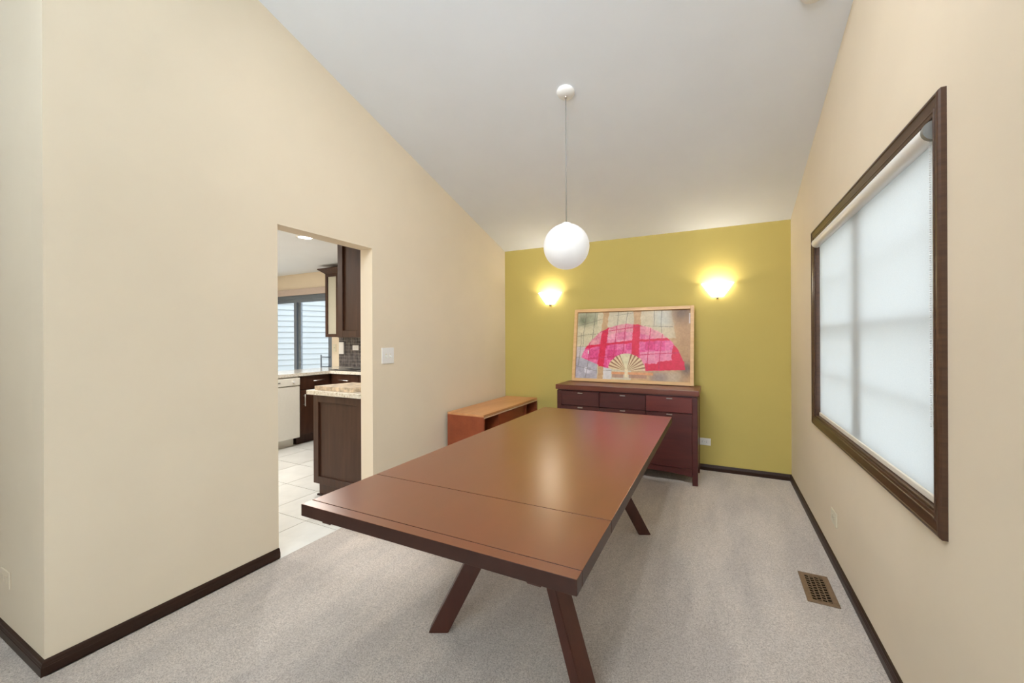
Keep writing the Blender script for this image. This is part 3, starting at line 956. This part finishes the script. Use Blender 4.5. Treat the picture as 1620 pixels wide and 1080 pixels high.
# L-shaped counter under the window side
WXF, WXB = -4.705, -5.34
NYF = 3.800
bm = bmesh.new()
bm_prism(bm, [(WXB, 2.05, .876), (WXF, 2.05, .876), (WXF, NYF, .876), (-3.19, NYF, .876), (-3.19, YN, .876), (WXB, YN, .876)], (0, 0, .038))
tag(obj('granite_worktop', bm, 'granite'), 'L shaped pale granite worktop below the sliding door and dark tiles', 'counter')

fx = -4.728
wc = thing('base_cabinet', 'espresso base cabinet with drawer and door beside the white dishwasher', 'cabinet', (-5.0, 3.7, 0))
box('carcass', (WXB + .02, 3.372, .10), (fx - .02, YN - .003, .876), 'kcab', wc)
box('toe_kick', (WXB + .02, 3.372, 0), (-4.806, YN - .003, .10), 'kcab', wc)
dr = box('drawer', (fx - .02, 3.378, .700), (fx, 3.80, .868), 'kcab', wc, .0015)
def bar_y(parent, x, y0, y1, z):
    bm = bmesh.new(); bm_tube(bm, [(x + .03, y0, z), (x + .03, y1, z)], .007, 8)
    for y in (y0 + .02, y1 - .02): bm_tube(bm, [(x, y, z), (x + .03, y, z)], .005, 6)
    obj('bar_handle', bm, 'steel', parent, True)
bar_y(dr, fx, 3.545, 3.715, .802)
do = box('door', (fx - .02, 3.378, .125), (fx, 3.80, .690), 'kcab', wc, .0015)
bm = bmesh.new(); bm_tube(bm, [(fx + .03, 3.425, .49), (fx + .03, 3.425, .64)], .007, 8)
for z in (.51, .62): bm_tube(bm, [(fx, 3.425, z), (fx + .03, 3.425, z)], .005, 6)
obj('bar_handle', bm, 'steel', do, True)

dw = thing('dishwasher', 'white dishwasher under the granite worktop', 'dishwasher', (-5.0, 3.06, 0))
box('tub', (WXB + .02, 2.765, .10), (fx - .025, 3.366, .870), 'appl', dw)
box('door', (fx - .025, 2.768, .105), (fx + .012, 3.363, .755), 'appl', dw, .006, 2)
cp = box('control_panel', (fx - .025, 2.768, .762), (fx + .020, 3.363, .860), 'appl', dw, .008, 2)
for y in (2.86, 2.93, 3.0, 3.07): box('button', (fx + .020, y, .805), (fx + .023, y + .03, .818), 'grey', cp)
bm = bmesh.new(); bm_lathe(bm, [(.016, fx + .020), (.014, fx + .036)], (0, 3.27, .812), 18, 'X')
obj('dial', bm, 'white', cp, True, .8)
box('kick_plate', (WXB + .02, 2.77, 0), (-4.80, 3.330, .10), 'appl', dw)

wl = thing('base_cabinet', 'espresso base cabinet left of the white dishwasher', 'cabinet', (-5.0, 2.4, 0))
box('carcass', (WXB + .02, 2.07, .10), (fx - .02, 2.758, .876), 'kcab', wl)
box('toe_kick', (WXB + .02, 2.07, 0), (-4.806, 2.758, .10), 'kcab', wl)
box('door', (fx - .02, 2.075, .125), (fx, 2.753, .868), 'kcab', wl, .0015)

nc = thing('base_cabinet', 'espresso base cabinet with drawer under the dark tiles', 'cabinet', (-4.0, 4.2, 0))
nyf = NYF + .024
box('carcass', (fx - .0, nyf + .02, .10), (-3.19, YN - .003, .876), 'kcab', nc)
box('toe_kick', (fx, nyf + .08, 0), (-3.19, YN - .003, .10), 'kcab', nc)
for k in range(3):
    xa = -4.685 + k * .495
    dr = box('drawer', (xa, nyf, .700), (xa + .485, nyf + .02, .868), 'kcab', nc, .0015)
    bm = bmesh.new(); bm_tube(bm, [(xa + .155, nyf - .03, .792), (xa + .33, nyf - .03, .792)], .007, 8)
    for x in (xa + .175, xa + .31): bm_tube(bm, [(x, nyf - .03, .792), (x, nyf, .792)], .005, 6)
    obj('bar_handle', bm, 'steel', dr, True)
    box('door', (xa, nyf, .125), (xa + .485, nyf + .02, .690), 'kcab', nc, .0015)
ck = thing('cooktop', 'black cooktop set into the granite worktop by the tiles', 'cooktop', (-4.45, 4.12, .914))
box('glass_plate', (-4.80, 3.86, .9143), (-4.12, 4.36, .920), 'slot', ck, .002)
for x, y in ((-4.64, 3.98), (-4.28, 3.98), (-4.64, 4.24), (-4.28, 4.24)):
    bm = bmesh.new(); bm_lathe(bm, [(.085, .920), (.085, .9215)], (x, y, 0), 24)
    obj('burner', bm, 'grey', ck)

# mosaic backsplash
bs_ = thing('backsplash', 'dark glass mosaic backsplash behind the granite worktop', 'backsplash', (-4.3, YN, .914))
box('grout_sheet', (-5.348, YN - .010, .9145), (-3.19, YN - .004, 1.372), 'grey', bs_)
bm = bmesh.new()
nx, nz = 42, 9
tw = (5.348 - 3.19) / nx; th = (1.372 - .9145) / nz
for i in range(nx):
    for j in range(nz):
        a = -5.348 + i * tw; z = .9145 + j * th
        bm_box(bm, (a + .0025, YN - .014, z + .0025), (a + tw - .0025, YN - .010, z + th - .0025))
o = obj('mosaic_tiles', bm, 'mosaic', bs_); o['kind'] = 'stuff'
pp = box('wall_plate', (-5.325, YN - .038, 1.108), (-5.215, YN - .014, 1.295), 'white', None, .004)
tag(pp, 'tall white plate on the dark kitchen tiles left of the outlet', 'plate')
outlet('wall_outlet', (-4.975, YN - .014, 1.208), (1, 0, 0), (0, -1, 0), 'white horizontal outlet on the dark kitchen tiles', .128, .078)
ks = thing('light_switch', 'cream single switch plate between the sliding door and the tiles', 'switch', (-5.458, YN, 1.14))
box('plate', (-5.494, YN - .006, 1.145), (-5.422, YN, 1.262), 'ivory', ks, .002)
box('toggle', (-5.463, YN - .016, 1.195), (-5.453, YN - .006, 1.212), 'ivory', ks)

# glass door upper cabinet with crown
gc = thing('upper_cabinet', 'espresso upper cabinet with a frosted glass door beside the sliding door', 'cabinet', (-4.9, 4.33, 1.372))
gy = 4.172
box('carcass', (-5.262, gy + .02, 1.373), (-4.40, YN - .001, 2.325), 'kcab', gc)
shaker_y(gc, 'door', -5.262, -4.985, 1.373, 2.318, gy, st=.046, panel='frosted')
shaker_y(gc, 'door', -4.980, -4.40, 1.373, 2.318, gy, st=.046)
bm = bmesh.new()
bm_loft(bm, [[(-5.262, gy - .002, 2.318), (-4.38, gy - .002, 2.318), (-4.38, YN - .001, 2.318), (-5.262, YN - .001, 2.318)],
             [(-5.275, gy - .016, 2.330), (-4.38, gy - .016, 2.330), (-4.38, YN - .001, 2.330), (-5.275, YN - .001, 2.330)],
             [(-5.345, gy - .075, 2.380), (-4.38, gy - .075, 2.380), (-4.38, YN - .001, 2.380), (-5.345, YN - .001, 2.380)],
             [(-5.345, gy - .075, 2.392), (-4.38, gy - .075, 2.392), (-4.38, YN - .001, 2.392), (-5.345, YN - .001, 2.392)]])
obj('crown_moulding', bm, 'kcab', gc)

# recessed kitchen lamps
def recessed(x, y, label):
    t_ = thing('recessed_light', label, 'lamp', (x, y, ZK), 'recessed kitchen ceiling lamps')
    bm = bmesh.new(); bm_lathe(bm, [(.095, ZK), (.092, ZK - .008), (.072, ZK - .010), (.070, ZK - .004)], (x, y, 0), 28, caps=False)
    obj('trim_ring', bm, 'white', t_, True)
    bm = bmesh.new(); bm_lathe(bm, [(.070, ZK - .006), (.070, ZK - .003)], (x, y, 0), 28)
    obj('lens', bm, 'lens', t_)
    ld = bpy.data.lights.new('recessed_lamp', 'AREA'); ld.shape = 'DISK'; ld.size = .14
    ld.energy = LAMP_KITCHEN; ld.color = (1, .985, .96)
    lo = bpy.data.objects.new('recessed_lamp', ld); C.objects.link(lo); lo.parent = t_; lo.location = (0, 0, -.014)
recessed(-3.975, 2.905, 'lit recessed lamp in the kitchen ceiling seen through the opening')
recessed(-4.9, 1.30, 'lit recessed lamp in the kitchen ceiling nearest the far left wall')
recessed(-5.9, 1.9, 'lit recessed lamp in the kitchen ceiling over the breakfast corner')

# ---- unseen drum lamps added behind the camera to brighten the room
def drum(x, y, label):
    zc = zceil(y)
    t_ = thing('fill_drum_light', label, 'lamp', (x, y, zc), 'added drum fill lamps on the living room ceiling')
    bm = bmesh.new(); bm_lathe(bm, [(.07, zc + .06), (.07, zc - .16)], (x, y, 0), 24)
    obj('stem', bm, 'nickel', t_, True, .8)
    bm = bmesh.new(); bm_lathe(bm, [(.265, zc - .16), (.265, zc - .17)], (x, y, 0), 40)
    obj('cover', bm, 'nickel', t_, True, .8)
    bm = bmesh.new(); bm_lathe(bm, [(.26, zc - .17), (.26, zc - .30), (.24, zc - .315)], (x, y, 0), 40)
    obj('diffuser', bm, 'drum', t_, True, .8)
drum(-0.9, -2.2, 'added drum fill lamp behind the camera on the dining side')
drum(-4.2, -2.2, 'added drum fill lamp behind the camera on the kitchen side')

def torchiere(x, y, label):  # added uplight out of view, bounces fill off the ceiling
    t_ = thing('fill_torchiere', label, 'lamp', (x, y, 0), 'added torchiere fill lamps in the living room')
    bm = bmesh.new(); bm_lathe(bm, [(.14, 0), (.14, .015), (.03, .03), (.014, .04)], (x, y, 0), 32)
    obj('base', bm, 'nickel', t_, True, .8)
    bm = bmesh.new(); bm_lathe(bm, [(.012, .03), (.012, 1.72)], (x, y, 0), 16)
    obj('pole', bm, 'nickel', t_, True, .8)
    bm = bmesh.new(); bm_lathe(bm, [(.02, 1.70), (.09, 1.725), (.17, 1.79), (.20, 1.84), (.194, 1.842), (.165, 1.797), (.085, 1.735), (.02, 1.715)], (x, y, 0), 40)
    obj('bowl_shade', bm, 'white', t_, True)
    ld = bpy.data.lights.new('fill_torchiere_bulb', 'AREA'); ld.shape = 'DISK'; ld.size = .30
    ld.energy = FILL_TORCH; ld.color = (.74, .88, 1.0)
    lo = bpy.data.objects.new('fill_torchiere_bulb', ld); C.objects.link(lo); lo.parent = t_
    lo.location = (0, 0, 1.835); lo.rotation_euler = (math.pi, 0, 0)
torchiere(-0.7, -3.0, 'added white fill torchiere behind the camera by the right wall')

def eyeball(x, y, target, label):  # spots added above the view to brighten the rear of the room
    zc = zceil(y)
    t_ = thing('fill_eyeball_spot', label, 'lamp', (x, y, zc), 'added eyeball fill spots in the vaulted ceiling')
    n_ = Vector((0, -SLOPE, -1)).normalized()
    d_ = (Vector(target) - Vector((x, y, zc))).normalized()
    def frame(ax):
        a = ax.cross(Vector((1, 0, 0))).normalized(); return a, ax.cross(a).normalized()
    def tube_(prof, ax, nm, mat, caps=True):
        a, b_ = frame(ax)
        rings = [[Vector((x, y, zc)) + ax * hh + (a * math.cos(k * math.pi / 16) + b_ * math.sin(k * math.pi / 16)) * rr for k in range(32)] for rr, hh in prof]
        bm = bmesh.new(); bm_loft(bm, rings, True, caps); return obj(nm, bm, mat, t_, True, .8)
    tube_([(.125, 0), (.122, .008), (.104, .010), (.102, .001)], n_, 'trim_ring', 'white', False)
    tube_([(.098, -.02), (.100, .03), (.094, .06)], d_, 'eyeball', 'white')
    tube_([(.086, .060), (.086, .063)], d_, 'lens', 'lens')
    ld = bpy.data.lights.new('fill_spot_bulb', 'AREA'); ld.shape = 'DISK'; ld.size = .17
    ld.energy = FILL_SPOT; ld.color = (.96, .98, 1.0); ld.spread = math.radians(115)
    lo = bpy.data.objects.new('fill_spot_bulb', ld); C.objects.link(lo); lo.parent = t_
    lo.location = d_ * .07; lo.rotation_euler = d_.to_track_quat('-Z', 'Y').to_euler()
eyeball(-1.55, 0.62, (-1.0, 4.2, 0.5), 'added eyeball fill spot in the ceiling nearest the kitchen opening')
eyeball(-1.05, 0.70, (-0.8, 4.2, 0.4), 'added eyeball fill spot in the ceiling second from the kitchen opening')
eyeball(-0.55, 0.78, (-0.6, 4.2, 0.4), 'added eyeball fill spot in the ceiling third from the kitchen opening')
eyeball(-0.05, 0.86, (-0.4, 4.2, 0.3), 'added eyeball fill spot in the ceiling nearest the window')

# ================================================================== OUTSIDE
struct(box('ground', (-30, -26, -.35), (22, 34, -.25), 'ground'), 'garden ground outside the house')
D = 11.0
lat = (490 - 810) / F_PX
pc = _r * lat * D + _f * D
dirw = Vector((math.sin(math.radians(24)), math.cos(math.radians(24)), 0))
nw = Vector((dirw.y, -dirw.x, 0))
nb = thing('neighbour_house', 'white lap sided neighbouring house seen through the sliding door', 'house', (pc.x, pc.y, -.25))
def nb_pt(s_, z, o_): return Vector((pc.x, pc.y, 0)) + dirw * s_ + nw * o_ + Vector((0, 0, z))
bm = bmesh.new(); bm_prism(bm, [nb_pt(-5, -.25, -.02), nb_pt(7, -.25, -.02), nb_pt(7, 5.2, -.02), nb_pt(-5, 5.2, -.02)], nw * -4)
obj('house_wall', bm, 'siding', nb)
first = None
for k in range(37):
    z = -.2 + k * .145
    if first is None:
        bm = bmesh.new()
        bm_prism(bm, [nb_pt(-5, z, -.02), nb_pt(-5, z, .018), nb_pt(-5, z + .15, -.008), nb_pt(-5, z + .15, -.02)], dirw * 12)
        first = obj('siding_board', bm, 'siding', nb)
    else:
        o = first.copy(); C.objects.link(o); o.location = first.location + Vector((0, 0, k * .145))
